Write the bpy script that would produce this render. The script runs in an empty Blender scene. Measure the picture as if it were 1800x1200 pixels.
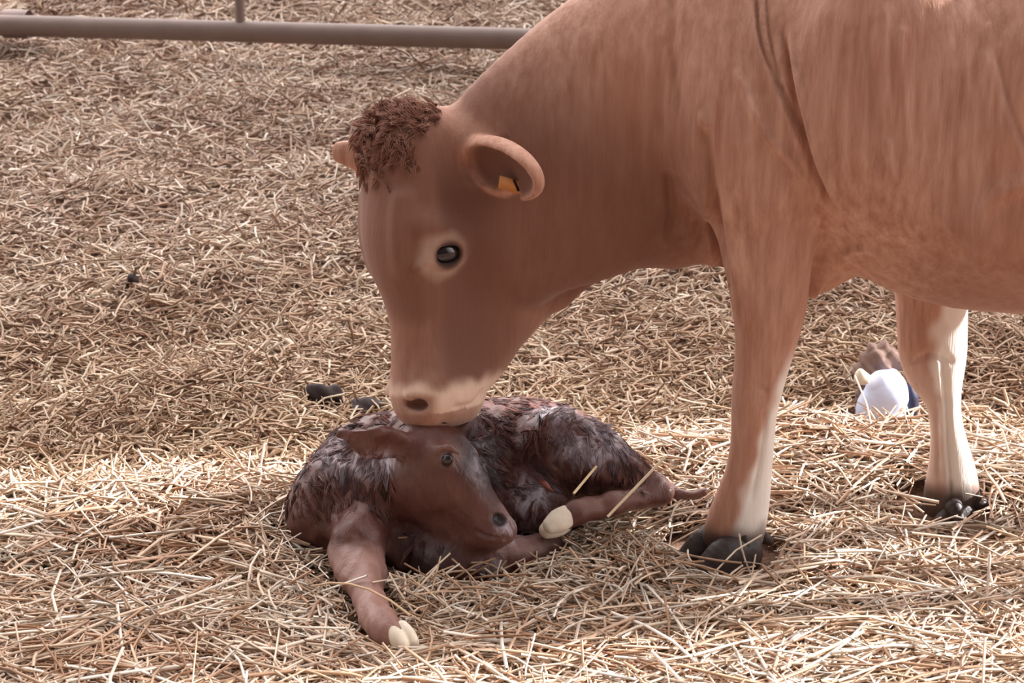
import bpy, math, random
import numpy as np
from mathutils import Vector

rng = np.random.default_rng(7)
random.seed(7)
scn = bpy.context.scene
COL = scn.collection

# ------------------------------------------------------------------ camera
F_PX = 3600.0
CAM = np.array([0.0, -3.82, 1.75])
PITCH = math.radians(18.3)
FW = np.array([0, math.cos(PITCH), -math.sin(PITCH)])
UP = np.array([0, math.sin(PITCH), math.cos(PITCH)])
RT = np.array([1.0, 0, 0])
cd = bpy.data.cameras.new('camera')
cd.sensor_width = 36.0
cd.lens = F_PX / 1800.0 * 36.0
cd.clip_end = 200
cd.dof.use_dof = True
cd.dof.focus_distance = 4.1
cd.dof.aperture_fstop = 10.0
cam = bpy.data.objects.new('camera', cd)
cam.location = CAM
cam.rotation_euler = (math.pi / 2 - PITCH, 0, 0)
COL.objects.link(cam)
scn.camera = cam

# ------------------------------------------------------------------ light
world = bpy.data.worlds.new('barn_daylight')
scn.world = world
world.use_nodes = True
wn = world.node_tree
wn.nodes.clear()
wo = wn.nodes.new('ShaderNodeOutputWorld')
wb = wn.nodes.new('ShaderNodeBackground')
tc = wn.nodes.new('ShaderNodeTexCoord')
def wmath(op, a, b=0.0):
    n = wn.nodes.new('ShaderNodeMath'); n.operation = op
    for q, v in ((n.inputs[0], a), (n.inputs[1], b)):
        if hasattr(v, 'is_output'):
            wn.links.new(v, q)
        else:
            q.default_value = v
    return n.outputs[0]
def wlobe(direction, a, b):
    """soft glow of daylight coming in from one side of the barn"""
    n = wn.nodes.new('ShaderNodeVectorMath'); n.operation = 'DOT_PRODUCT'
    wn.links.new(tc.outputs['Generated'], n.inputs[0])
    n.inputs[1].default_value = Vector(direction).normalized()
    m = wn.nodes.new('ShaderNodeMapRange'); m.interpolation_type = 'SMOOTHSTEP'
    wn.links.new(n.outputs['Value'], m.inputs[0])
    m.inputs[1].default_value = a; m.inputs[2].default_value = b
    return m.outputs[0]
lum = wmath('ADD', 0.09, wmath('MULTIPLY', 2.1, wlobe((0.15, 0.75, 0.9), 0.30, 1.0)))       # roof lights overhead
lum = wmath('ADD', lum, wmath('MULTIPLY', 2.6, wlobe((0.94, 0.06, 0.34), 0.62, 1.0)))     # open side to the right
lum = wmath('ADD', lum, wmath('MULTIPLY', 0.9, wlobe((-0.9, 0.3, 0.3), 0.4, 1.0)))        # open side to the left
lum = wmath('ADD', lum, wmath('MULTIPLY', 0.5, wlobe((0.0, 1.0, 0.25), 0.3, 1.0)))        # far end
wn.links.new(lum, wb.inputs[1])
wb.inputs[0].default_value = (1.0, 0.94, 0.93, 1)
wn.links.new(wb.outputs[0], wo.inputs[0])

sd = bpy.data.lights.new('sun', 'SUN')
sd.energy = 9.0
sd.angle = math.radians(2.0)
sd.color = (1.0, 0.97, 0.95)
sun = bpy.data.objects.new('sun', sd)
SUN_DIR = Vector((0.92, 0.17, 0.41)).normalized()
sun.rotation_euler = SUN_DIR.to_track_quat('Z', 'Y').to_euler()
sun.location = (4, 2, 3)
COL.objects.link(sun)

scn.view_settings.view_transform = 'Standard'
scn.view_settings.look = 'None'
scn.view_settings.gamma = 1.0
scn.view_settings.use_curve_mapping = False
scn.view_settings.exposure = 0.55

# ------------------------------------------------------------------ helpers
def ray(px, py):
    return FW + RT * ((px - 900) / F_PX) + UP * ((600 - py) / F_PX)
def P(px, py, Y):
    d = ray(px, py)
    return CAM + d * ((Y - CAM[1]) / d[1])
def Pz(px, py, z):
    d = ray(px, py)
    return CAM + d * ((z - CAM[2]) / d[2])
def Pplane(px, py, O, n):
    d = ray(px, py)
    return CAM + d * (np.dot(O - CAM, n) / np.dot(d, n))
def project(V):
    q = V - CAM
    z = q @ FW
    return np.stack([900 + F_PX * (q @ RT) / z, 600 - F_PX * (q @ UP) / z], -1)
def nrm(v):
    v = np.asarray(v, float)
    return v / np.linalg.norm(v)
def smooth(a, b, x):
    t = np.clip((x - a) / (b - a), 0, 1)
    return t * t * (3 - 2 * t)

def catmull(arr, n):
    arr = np.asarray(arr, float)
    if arr.ndim == 1:
        arr = arr[:, None]
    out = []
    m = len(arr)
    for i in range(m - 1):
        p0 = arr[max(i - 1, 0)]; p1 = arr[i]; p2 = arr[i + 1]; p3 = arr[min(i + 2, m - 1)]
        for k in range(n):
            t = k / n
            out.append(0.5 * ((2 * p1) + (-p0 + p2) * t + (2 * p0 - 5 * p1 + 4 * p2 - p3) * t * t + (-p0 + 3 * p1 - 3 * p2 + p3) * t ** 3))
    out.append(arr[-1])
    return np.array(out)

class Field:
    """signed distance grid that shapes are blended into"""
    def __init__(s, lo, hi, h):
        s.lo = np.asarray(lo, float); s.h = h
        s.n = np.ceil((np.asarray(hi, float) - s.lo) / h).astype(int) + 1
        s.A = np.full(s.n, 0.25, np.float32)
    def block(s, lo, hi):
        a = np.clip(np.floor((lo - s.lo) / s.h).astype(int), 0, s.n)
        b = np.clip(np.ceil((hi - s.lo) / s.h).astype(int) + 1, 0, s.n)
        if (b <= a).any():
            return None
        g = [(s.lo[i] + s.h * np.arange(a[i], b[i])).astype(np.float32) for i in range(3)]
        return tuple(slice(a[i], b[i]) for i in range(3)), np.meshgrid(*g, indexing='ij', sparse=True)
    def merge(s, sl, d, k, sub=False):
        A = s.A[sl]
        if sub:
            d = -d
            hh = np.maximum(k - np.abs(A - d), 0) / k
            s.A[sl] = np.maximum(A, d) + hh * hh * k * 0.25
        else:
            hh = np.maximum(k - np.abs(A - d), 0) / k
            s.A[sl] = np.minimum(A, d) - hh * hh * k * 0.25
    def sweep(s, pts, ru, rv, u, k=0.02, n=4, sub=False):
        """tapered elliptical sweep: half sizes ru along u and rv across it"""
        pts = np.asarray(pts, float)
        m = len(pts)
        ru = np.broadcast_to(ru, (m,)); rv = np.broadcast_to(rv, (m,))
        u = np.broadcast_to(np.asarray(u, float), (m, 3))
        C = catmull(pts, n); RU = np.maximum(catmull(ru, n)[:, 0], 1e-3); RV = np.maximum(catmull(rv, n)[:, 0], 1e-3); UU = catmull(u, n)
        R = max(RU.max(), RV.max()) + k + 3 * s.h
        blk = s.block(C.min(0) - R, C.max(0) + R)
        if blk is None:
            return
        SL, _ = blk
        D = np.full(tuple(x.stop - x.start for x in SL), 9.0, np.float32)
        for i in range(len(C) - 1):
            r = max(RU[i], RU[i + 1], RV[i], RV[i + 1]) + k + 3 * s.h
            a, b = C[i], C[i + 1]
            bb = s.block(np.minimum(a, b) - r, np.maximum(a, b) + r)
            if bb is None:
                continue
            sl, (X, Y, Z) = bb
            L = np.linalg.norm(b - a) + 1e-9
            T = (b - a) / L
            X = X - a[0]; Y = Y - a[1]; Z = Z - a[2]
            w = X * T[0] + Y * T[1] + Z * T[2]
            t = np.clip(w / L, 0, 1)
            ud = UU[i] - T * np.dot(UU[i], T); ud = nrm(ud)
            vd = np.cross(T, ud)
            rru = RU[i] + (RU[i + 1] - RU[i]) * t
            rrv = RV[i] + (RV[i + 1] - RV[i]) * t
            wr = w - t * L
            rw = np.minimum(rru, rrv)
            qa = (X * ud[0] + Y * ud[1] + Z * ud[2])
            qb = (X * vd[0] + Y * vd[1] + Z * vd[2])
            k0 = np.sqrt((qa / rru) ** 2 + (qb / rrv) ** 2 + (wr / rw) ** 2)
            k1 = np.sqrt((qa / rru ** 2) ** 2 + (qb / rrv ** 2) ** 2 + (wr / rw ** 2) ** 2) + 1e-6
            d = np.where(k0 < 0.02, -rw, k0 * (k0 - 1) / k1).astype(np.float32)
            rel = tuple(slice(x.start - y.start, x.stop - y.start) for x, y in zip(sl, SL))
            D[rel] = np.minimum(D[rel], d)
        s.merge(SL, D, k, sub)
    def ell(s, c, r, ax=None, k=0.02, sub=False):
        """ellipsoid; ax = three axis directions"""
        c = np.asarray(c, float); r = np.asarray(r, float)
        ax = np.eye(3) if ax is None else np.array([nrm(v) for v in ax])
        R = r.max() + k + 3 * s.h
        bb = s.block(c - R, c + R)
        if bb is None:
            return
        sl, (X, Y, Z) = bb
        X = X - c[0]; Y = Y - c[1]; Z = Z - c[2]
        q = [X * a[0] + Y * a[1] + Z * a[2] for a in ax]
        k0 = np.sqrt(sum((q[i] / r[i]) ** 2 for i in range(3)))
        k1 = np.sqrt(sum((q[i] / r[i] ** 2) ** 2 for i in range(3))) + 1e-6
        s.merge(sl, (k0 * (k0 - 1) / k1).astype(np.float32), k, sub)
    def sample(s, V):
        i = np.rint((V - s.lo) / s.h).astype(int)
        ok = ((i >= 0) & (i < s.n)).all(-1)
        i = np.clip(i, 0, s.n - 1)
        return np.where(ok, s.A[i[..., 0], i[..., 1], i[..., 2]], 0.25)
    def mesh(s, it=3):
        A = s.A; ins = A < 0
        c = np.zeros(np.array(A.shape) - 1, np.uint8)
        for i in (0, 1):
            for j in (0, 1):
                for k in (0, 1):
                    c += ins[i:A.shape[0] - 1 + i, j:A.shape[1] - 1 + j, k:A.shape[2] - 1 + k]
        act = (c > 0) & (c < 8)
        idx = np.argwhere(act)
        vid = np.full(act.shape, -1, np.int32); vid[act] = np.arange(len(idx))
        cor = [(i, j, k) for i in (0, 1) for j in (0, 1) for k in (0, 1)]
        g = {q: A[idx[:, 0] + q[0], idx[:, 1] + q[1], idx[:, 2] + q[2]] for q in cor}
        acc = np.zeros((len(idx), 3)); cnt = np.zeros(len(idx))
        for p in cor:
            for ax in range(3):
                if p[ax] == 0:
                    q = list(p); q[ax] = 1; q = tuple(q)
                    va, vb = g[p], g[q]
                    x = (va < 0) != (vb < 0)
                    t = np.where(x, va / np.where(x, va - vb, 1), 0)
                    pos = np.tile(np.array(p, float), (len(idx), 1)); pos[:, ax] += t
                    acc += pos * x[:, None]; cnt += x
        V = s.lo + s.h * (idx + acc / cnt[:, None])
        quads = []
        for ax in range(3):
            lo = [slice(1, -1)] * 3; hi = [slice(1, -1)] * 3
            lo[ax] = slice(0, -1); hi[ax] = slice(1, None)
            a = ins[tuple(lo)]; b = ins[tuple(hi)]
            e = np.argwhere(a != b)
            fl = a[e[:, 0], e[:, 1], e[:, 2]]
            base = e + 1; base[:, ax] -= 1
            o1, o2 = (ax + 1) % 3, (ax + 2) % 3
            def cell(d1, d2):
                q = base.copy(); q[:, o1] += d1; q[:, o2] += d2
                return vid[q[:, 0], q[:, 1], q[:, 2]]
            Q = np.stack([cell(-1, -1), cell(0, -1), cell(0, 0), cell(-1, 0)], 1)
            Q[~fl] = Q[~fl][:, ::-1]
            quads.append(Q)
        Q = np.concatenate(quads)
        Q = Q[(Q >= 0).all(1)]
        E = np.concatenate([Q[:, [0, 1]], Q[:, [1, 2]], Q[:, [2, 3]], Q[:, [3, 0]]])
        deg = np.bincount(E[:, 0], minlength=len(V)) + np.bincount(E[:, 1], minlength=len(V))
        def lap(F):
            out = np.empty_like(F)
            for i in range(F.shape[1]):
                out[:, i] = (np.bincount(E[:, 0], F[E[:, 1], i], len(V)) + np.bincount(E[:, 1], F[E[:, 0], i], len(V))) / np.maximum(deg, 1)
            return out
        for _ in range(it):
            V = V + 0.6 * (lap(V) - V)
            V = V - 0.55 * (lap(V) - V)
        return V, Q

def vnormals(V, Q):
    n = np.cross(V[Q[:, 2]] - V[Q[:, 0]], V[Q[:, 3]] - V[Q[:, 1]])
    N = np.zeros_like(V)
    for i in range(3):
        for c in range(4):
            N[:, i] += np.bincount(Q[:, c], n[:, i], len(V))
    return N / (np.linalg.norm(N, axis=1, keepdims=True) + 1e-12)

def mesh_obj(name, V, Q, mat, parent=None, base=None, attrs=None, smooth_shade=True):
    V = np.asarray(V, np.float32); Q = np.asarray(Q, np.int32)
    if base is None and parent is not None:
        base = np.array(parent['base'])
    if base is not None:
        V = V - np.asarray(base, np.float32)
    me = bpy.data.meshes.new(name)
    nq = Q.shape[1]
    me.vertices.add(len(V)); me.vertices.foreach_set('co', V.ravel())
    me.loops.add(Q.size); me.loops.foreach_set('vertex_index', Q.ravel())
    me.polygons.add(len(Q))
    me.polygons.foreach_set('loop_start', np.arange(0, Q.size, nq, dtype=np.int32))
    me.polygons.foreach_set('loop_total', np.full(len(Q), nq, np.int32))
    if smooth_shade:
        me.polygons.foreach_set('use_smooth', np.ones(len(Q), bool))
    for nm, arr in (attrs or {}).items():
        a = me.color_attributes.new(nm, 'FLOAT_COLOR', 'POINT')
        c = np.ones((len(V), 4), np.float32); c[:, :arr.shape[1]] = arr
        a.data.foreach_set('color', c.ravel())
    me.update(calc_edges=True)
    me.validate()
    me.materials.append(mat)
    o = bpy.data.objects.new(name, me)
    COL.objects.link(o)
    if parent is not None:
        o.parent = parent
    elif base is not None:
        o.location = base
    return o

def thing(name, label, cat, base, group=None):
    o = bpy.data.objects.new(name, None)
    o.empty_display_size = 0.1
    COL.objects.link(o)
    o.location = base; o['base'] = [float(x) for x in base]
    o['label'] = label; o['category'] = cat
    if group:
        o['group'] = group
    return o

def tag(o, label=None, cat=None, group=None, kind=None):
    for k, v in (('label', label), ('category', cat), ('group', group), ('kind', kind)):
        if v:
            o[k] = v

# ------------------------------------------------------------------ materials
class NT:
    def __init__(s, name):
        s.m = bpy.data.materials.new(name); s.m.use_nodes = True
        s.t = s.m.node_tree; s.t.nodes.clear()
        s.out = s.t.nodes.new('ShaderNodeOutputMaterial')
        s.b = s.t.nodes.new('ShaderNodeBsdfPrincipled')
        s.t.links.new(s.b.outputs[0], s.out.inputs[0])
    def node(s, kind, **kw):
        n = s.t.nodes.new(kind)
        for k, v in kw.items():
            setattr(n, k, v)
        return n
    def link(s, a, b):
        s.t.links.new(a, b)
    def put(s, sock, v):
        if hasattr(v, 'is_output'):
            s.link(v, sock)
        else:
            sock.default_value = v
    def coords(s, scale=(1, 1, 1), rot=(0, 0, 0)):
        c = s.node('ShaderNodeTexCoord'); mp = s.node('ShaderNodeMapping')
        mp.inputs['Scale'].default_value = scale
        mp.inputs['Rotation'].default_value = rot
        s.link(c.outputs['Object'], mp.inputs[0])
        return mp.outputs[0]
    def noise(s, scale, vec=None, detail=4, rough=0.6, dist=0):
        n = s.node('ShaderNodeTexNoise')
        n.inputs['Scale'].default_value = scale; n.inputs['Detail'].default_value = detail
        n.inputs['Roughness'].default_value = rough; n.inputs['Distortion'].default_value = dist
        if vec is not None:
            s.link(vec, n.inputs['Vector'])
        return n.outputs['Fac']
    def ramp(s, fac, stops):
        r = s.node('ShaderNodeValToRGB')
        el = r.color_ramp.elements
        while len(el) < len(stops):
            el.new(0.5)
        for e, (p, c) in zip(el, stops):
            e.position = p; e.color = (*c, 1) if len(c) == 3 else c
        s.put(r.inputs[0], fac)
        return r.outputs[0]
    def mix(s, fac, a, b, mode='MIX'):
        n = s.node('ShaderNodeMix', data_type='RGBA', blend_type=mode)
        s.put(n.inputs[0], fac)
        for sock, v in ((n.inputs[6], a), (n.inputs[7], b)):
            s.put(sock, (*v, 1) if isinstance(v, tuple) and len(v) == 3 else v)
        return n.outputs[2]
    def math(s, op, a, b=0.0):
        n = s.node('ShaderNodeMath', operation=op)
        s.put(n.inputs[0], a); s.put(n.inputs[1], b)
        return n.outputs[0]
    def attr(s, name):
        n = s.node('ShaderNodeAttribute', attribute_name=name, name=name + '_attr')
        sp = s.node('ShaderNodeSeparateColor')
        s.link(n.outputs['Color'], sp.inputs[0])
        return n.outputs['Color'], sp.outputs[0], sp.outputs[1], sp.outputs[2]
    def bump(s, h, strength, dist):
        n = s.node('ShaderNodeBump')
        n.inputs['Strength'].default_value = strength; n.inputs['Distance'].default_value = dist
        s.link(h, n.inputs['Height'])
        s.link(n.outputs[0], s.b.inputs['Normal'])
    def set(s, col=None, rough=None, spec=None, **kw):
        if col is not None:
            s.put(s.b.inputs['Base Color'], (*col, 1) if isinstance(col, tuple) and len(col) == 3 else col)
        if rough is not None:
            s.put(s.b.inputs['Roughness'], rough)
        if spec is not None:
            s.put(s.b.inputs['Specular IOR Level'], spec)
        for k, v in kw.items():
            s.put(s.b.inputs[k.replace('_', ' ')], v)
        return s.m

def lin(r, g, b):
    f = lambda c: (c / 255 / 12.92) if c / 255 <= 0.04045 else ((c / 255 + 0.055) / 1.055) ** 2.4
    return (f(r), f(g), f(b))

def plain(name, rgb, rough=0.7, spec=0.3, var=0.15, scale=40, bump=0.0):
    n = NT(name)
    v = n.coords()
    f = n.noise(scale, v)
    c = lin(*rgb)
    col = n.mix(f, tuple(x * (1 - var) for x in c), tuple(min(1, x * (1 + var)) for x in c))
    if bump:
        n.bump(f, bump, 0.004)
    return n.set(col, rough, spec)

def coat_material():
    n = NT('tan_cow_coat')
    _, w, d, p = n.attr('mask')
    v = n.coords((22, 22, 2.2))
    f = n.noise(2.2, v, 5, 0.65)
    f2 = n.noise(1.6, n.coords((2.2, 2.2, 1.2)), 4, 0.55)
    fine = n.noise(9, n.coords((30, 30, 5)), 3, 0.6)
    base = n.mix(n.ramp(f, [(0.3, (0, 0, 0)), (0.7, (1, 1, 1))]), lin(158, 110, 90), lin(204, 164, 144))
    base = n.mix(n.ramp(f2, [(0.35, (0, 0, 0)), (0.68, (1, 1, 1))]), base, n.mix(0.5, base, lin(178, 126, 102)))
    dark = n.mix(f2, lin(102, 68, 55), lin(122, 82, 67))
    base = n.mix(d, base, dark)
    base = n.mix(p, base, n.mix(f, lin(206, 172, 150), lin(226, 200, 182)))
    wn_ = n.math('MULTIPLY', w, n.math('ADD', 0.75, n.math('MULTIPLY', f2, 0.5)))
    base = n.mix(wn_, base, lin(238, 230, 222))
    base = n.mix(n.m.node_tree.nodes['mask_attr'].outputs['Alpha'], base, lin(52, 38, 35))
    n.bump(n.math('ADD', n.math('MULTIPLY', fine, 0.5), f), 0.35, 0.004)
    return n.set(base, 0.72, 0.22, Sheen_Weight=0.12, Sheen_Roughness=0.5)

def calf_material():
    n = NT('wet_calf_coat')
    _, w, d, p = n.attr('mask')
    v = n.coords((1, 1, 1))
    f = n.noise(34, n.coords((1.2, 1.2, 0.6)), 5, 0.65, 0.8)
    f2 = n.noise(9, v, 4, 0.6)
    base = n.mix(f, lin(66, 37, 33), lin(112, 68, 58))
    base = n.mix(d, base, lin(40, 28, 30))
    base = n.mix(p, base, n.mix(f, lin(140, 98, 88), lin(184, 146, 134)))
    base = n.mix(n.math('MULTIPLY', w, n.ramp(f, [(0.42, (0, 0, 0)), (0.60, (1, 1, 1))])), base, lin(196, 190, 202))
    rough = n.ramp(f2, [(0.3, (0.30, 0.30, 0.30)), (0.7, (0.55, 0.55, 0.55))])
    n.bump(f, 0.55, 0.008)
    return n.set(base, rough, 0.5)

def straw_material(name, rough=0.45):
    n = NT(name)
    c, r, g, b = n.attr('tint')
    f = n.noise(60, n.coords(), 3)
    col = n.mix(f, n.mix(0.82, (0, 0, 0), c), c)
    return n.set(col, rough, 0.4)

M_COAT = coat_material()
M_CALF = calf_material()
M_HOOF = plain('dark_hoof_horn', (60, 49, 46), 0.5, 0.4, 0.5, 45, 0.6)
M_PALEHOOF = plain('pale_soft_hoof', (226, 212, 192), 0.5, 0.4, 0.22, 45, 0.3)
M_EYE = NT('dark_eye').set(lin(34, 26, 28), 0.08, 0.6)
M_LID = plain('dark_eyelid_skin', (72, 46, 42), 0.6, 0.3, 0.2)
M_HAIR = plain('brown_poll_hair', (152, 108, 90), 0.6, 0.3, 0.3, 60)
M_TAG = plain('yellow_tag_plastic', (196, 136, 78), 0.45, 0.4, 0.05)
M_INK = plain('black_ink', (28, 22, 22), 0.6, 0.2, 0.05)
M_NOSE = plain('pinkish_brown_nose_skin', (150, 108, 92), 0.45, 0.4, 0.2, 60, 0.3)
M_PIPE = plain('weathered_grey_steel', (138, 120, 114), 0.55, 0.4, 0.2, 14, 0.2)
M_DUNG = plain('dark_dung', (52, 40, 40), 0.75, 0.3, 0.3, 40, 0.6)
M_STRAW = straw_material('fresh_straw_stalks')
M_OLD = straw_material('trampled_straw_stalks', 0.6)

# ------------------------------------------------------------------ ground
WAVES = [(rng.uniform(0.8, 7.0), rng.uniform(0, 2 * math.pi), rng.uniform(0, 6.28)) for _ in range(26)]
def lumps(x, y):
    z = 0
    for f, a, p in WAVES:
        z = z + 0.010 / (0.6 + 0.35 * f) * np.sin(f * (x * math.cos(a) + y * math.sin(a)) * 1.6 + p)
    return z
EX = np.array([-3.0, -1.2, -0.9, -0.3, 0.1, 0.35, 0.62, 0.9, 1.2, 1.6, 4])
EY = np.array([0.25, 0.27, 0.30, 0.35, 0.44, 0.52, 0.60, 0.57, 0.50, 0.45, 0.45])
EH = np.array([0.06, 0.06, 0.065, 0.06, 0.06, 0.08, 0.11, 0.10, 0.08, 0.07, 0.07])
def bed_s(x, y):
    return np.interp(x, EX, EY) + 0.03 * np.sin(9 * x + 1.3) + 0.02 * np.sin(23 * x) - y
def ground(x, y):
    s = bed_s(x, y)
    return lumps(x, y) * (0.25 + 0.75 * smooth(0.3, 1.5, y)) + np.interp(x, EX, EH) * smooth(-0.10, 0.05, s) * (1 - 0.85 * smooth(0.06, 0.5, s))

def make_floor():
    n = NT('trampled_bedding_floor')
    v = n.coords()
    f = n.noise(45, v, 6, 0.7, 1.5)
    f2 = n.noise(2.2, v, 4, 0.6)
    col = n.ramp(f, [(0.3, lin(92, 68, 58)), (0.5, lin(146, 114, 96)), (0.72, lin(190, 158, 134))])
    col = n.mix(n.ramp(f2, [(0.4, (0, 0, 0)), (0.65, (1, 1, 1))]), col, n.mix(0.5, col, lin(120, 84, 66)))
    n.bump(f, 0.8, 0.02)
    m = n.set(col, 0.9, 0.2)
    xs = np.concatenate([np.linspace(-9, -2.6, 30), np.linspace(-2.5, 2.8, 260), np.linspace(2.9, 9, 30)])
    ys = np.concatenate([np.linspace(-5, -1.1, 20), np.linspace(-1.05, 2.5, 180), np.linspace(2.55, 16, 160)])
    X, Y = np.meshgrid(xs, ys, indexing='ij')
    Z = ground(X, Y) - 0.012
    V = np.stack([X, Y, Z], -1).reshape(-1, 3)
    i, j = np.meshgrid(np.arange(len(xs) - 1), np.arange(len(ys) - 1), indexing='ij')
    a = (i * len(ys) + j).ravel()
    Q = np.stack([a, a + len(ys), a + len(ys) + 1, a + 1], 1)
    o = mesh_obj('floor', V, Q, m)
    tag(o, kind='structure')
make_floor()

def make_shade_wall():  # unseen wall, added to keep the sun off the straw behind
    n = NT('old_timber_boards')
    f = n.noise(6, n.coords((1, 9, .8)), 5, .65)
    m = n.set(n.mix(f, lin(92, 74, 62), lin(140, 116, 98)), .8, .2)
    V, Q = [], []
    y = 1.30
    while y < 14:
        w = .19; x = 3.2 + rng.uniform(-.006, .006)
        b = len(V)
        for dx in (0, .03):
            for dy in (0, w):
                for z in (-.05, 2.7):
                    V.append((x + dx, y + dy, z))
        Q += [[b + q for q in f_] for f_ in ([0, 1, 3, 2], [4, 6, 7, 5], [0, 4, 5, 1], [2, 3, 7, 6], [0, 2, 6, 4], [1, 5, 7, 3])]
        y += w + .004
    o = mesh_obj('added_shade_wall', np.array(V), np.array(Q), m, smooth_shade=False)
    tag(o, kind='structure')
make_shade_wall()

# ------------------------------------------------------------------ cow
RES = 0.005
HF = nrm((-0.87, -0.50, 0.0))
HA = nrm((0.10, -0.18, -0.98))
HF = nrm(HF - HA * np.dot(HF, HA))
HL = nrm(np.cross(HF, HA))            # the cow's left, towards the photographer
if HL[1] > 0:
    HL = -HL
HO = P(720, 230, 0.12)
def H(px, py, l=0.0):
    return Pplane(px, py, HO + HL * l, HL)
def mirror(p):
    return p - 2 * HL * np.dot(p - HO, HL)
BN = nrm((-0.06, -1.0, 0.0))          # the cow's left flank direction
BO = P(1340, 500, 0.14)
def B(px, py, l=0.0):
    return Pplane(px, py, BO + BN * l, BN)
def bmirror(p):
    return p - 2 * BN * np.dot(p - BO, BN)

def surf(fld, px, py):
    """where the line of sight through a pixel meets the shape, and the outward normal there"""
    d = nrm(ray(px, py))
    p = CAM + d[None] * np.arange(2.8, 5.2, .0015)[:, None]
    p = p[np.argmax(fld.sample(p) < 0)]
    g = np.array([fld.sample((p + e)[None])[0] - fld.sample((p - e)[None])[0] for e in np.eye(3) * .012])
    return p, nrm(g)

HOOVES = []
def build_cow():
    fld = Field((-0.42, -0.36, -0.02), (2.12, 0.62, 1.52), RES)
    U = np.array([0, 0, 1.0])
    # barrel
    st = [(1290, -70, 350, .15), (1380, -150, 405, .20), (1500, -200, 440, .255), (1580, -200, 462, .275), (1650, -200, 500, .29), (1720, -200, 532, .30), (1800, -200, 541, .305), (1920, -200, 546, .305),
          (2080, -200, 535, .29), (2230, -200, 480, .25), (2370, -170, 400, .20), (2470, -120, 290, .14)]
    c = [(B(x, a) + B(x, b)) / 2 for x, a, b, w in st]
    ru = [np.linalg.norm(B(x, a) - B(x, b)) / 2 for x, a, b, w in st]
    fld.sweep(c, ru, [s[3] for s in st], U, k=0.03, n=5)
    # neck
    nk = [((1290, 105), .265, .165), ((1176, 160), .262, .145), ((1064, 238), .262, .120), ((948, 308), .235, .105), ((862, 372), .19, .09)]
    ud = nrm(B(1000, 200) - B(955, 110))
    fld.sweep([B(*a) + np.array([0, -0.02 * i, 0]) for i, (a, _, _) in enumerate(nk)], [x[1] for x in nk], [x[2] for x in nk], ud, k=0.06, n=5)
    # brisket and chest
    fld.sweep([B(1150, 370), B(1235, 392), B(1340, 400), B(1450, 425)], [.072, .080, .09, .06], [.050, .060, .09, .10], U, k=0.06)
    fld.sweep([B(985, 520), B(1040, 468), B(1110, 420), B(1180, 415)], [.022, .032, .05, .06], [.018, .022, .035, .05], U, k=0.05)
    # shoulders
    for m in (lambda p: p, bmirror):
        fld.sweep([m(B(1330, -10, .10)), m(B(1335, 120, .15)), m(B(1340, 230, .165)), m(B(1350, 330, .15))], [.11, .13, .125, .105], [.055, .065, .075, .06],
                  nrm((1, 0, 0)), k=0.07)
        fld.sweep([m(B(1240, 210, .12)), m(B(1275, 290, .14)), m(B(1330, 330, .14))], [.06, .075, .08], [.06, .06, .06], nrm((1, 0, 0)), k=0.07)
    # near foreleg
    L = [(300, 1252, 1432, .07), (360, 1254, 1432, .068), (420, 1263, 1432, .066), (480, 1276, 1426, .062), (540, 1287, 1418, .058), (590, 1291, 1404, .053),
         (640, 1290, 1388, .050), (690, 1286, 1374, .048), (725, 1285, 1366, .044), (770, 1284, 1362, .036), (820, 1277, 1358, .035), (865, 1262, 1355, .038),
         (905, 1246, 1350, .042), (935, 1236, 1344, .040), (950, 1232, 1338, .038)]
    lat = np.interp([q[0] for q in L], [300, 420, 560, 700, 970], [.155, .15, .14, .135, .13])
    def leg(L, lat):
        pts = [B((a + b) / 2, y, l) for (y, a, b, w), l in zip(L, lat)]
        ru = [np.linalg.norm(B(a, y, l) - B(b, y, l)) / 2 for (y, a, b, w), l in zip(L, lat)]
        fld.sweep(pts, ru, [q[3] for q in L], nrm((1, 0, 0)), k=0.035)
        return pts
    leg(L, lat)
    # far foreleg, set back
    Lf = [(390, 1540, 1690, .065), (450, 1556, 1698, .062), (510, 1572, 1701, .058), (570, 1576, 1701, .054), (620, 1580, 1700, .052), (655, 1594, 1696, .046),
          (695, 1622, 1690, .036), (740, 1634, 1691, .032), (790, 1634, 1704, .032), (830, 1629, 1716, .036), (860, 1624, 1722, .040), (885, 1622, 1724, .038), (898, 1624, 1720, .036)]
    latf = np.full(len(Lf), -.13)
    leg(Lf, latf)
    # skin web between far elbow and chest
    fld.sweep([B(1330, 450, -.03), B(1420, 472, -.03), B(1480, 452, -.05), B(1540, 420, -.08)], [.065, .056, .045, .04], [.05, .05, .05, .06], U, k=0.03)
    fld.sweep([B(1452, 395, .10), B(1448, 450, .06), B(1428, 512, .03)], [.03, .022, .014], [.04, .03, .018], nrm((1, 0, 0)), k=0.025)
    # hind legs (beyond the right edge of the frame)
    for s_, dx in ((1, 0), (-1, -90)):
        hl = [(2280, 180, .17, .09), (2300, 330, .15, .075), (2330, 470, .10, .06), (2385, 600, .065, .04), (2425, 690, .052, .036), (2405, 780, .038, .03), (2395, 900, .042, .036), (2370, 985, .055, .045)]
        fld.sweep([B(x + dx * smooth(300, 700, y), y - (0 if s_ > 0 else 60 * smooth(300, 950, y)), s_ * .16) for x, y, a, b in hl], [q[2] for q in hl], [q[3] for q in hl], nrm((1, 0, 0)), k=0.07)
    fld.ell(B(2190, 520), (.12, .11, .10), k=0.05)
    fld.sweep([B(2470, -10), B(2510, 60), B(2512, 250), B(2508, 480), B(2505, 640)], [.03, .022, .016, .014, .03], [.03, .022, .016, .014, .03], nrm((1, 0, 0)), k=0.03)
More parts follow.
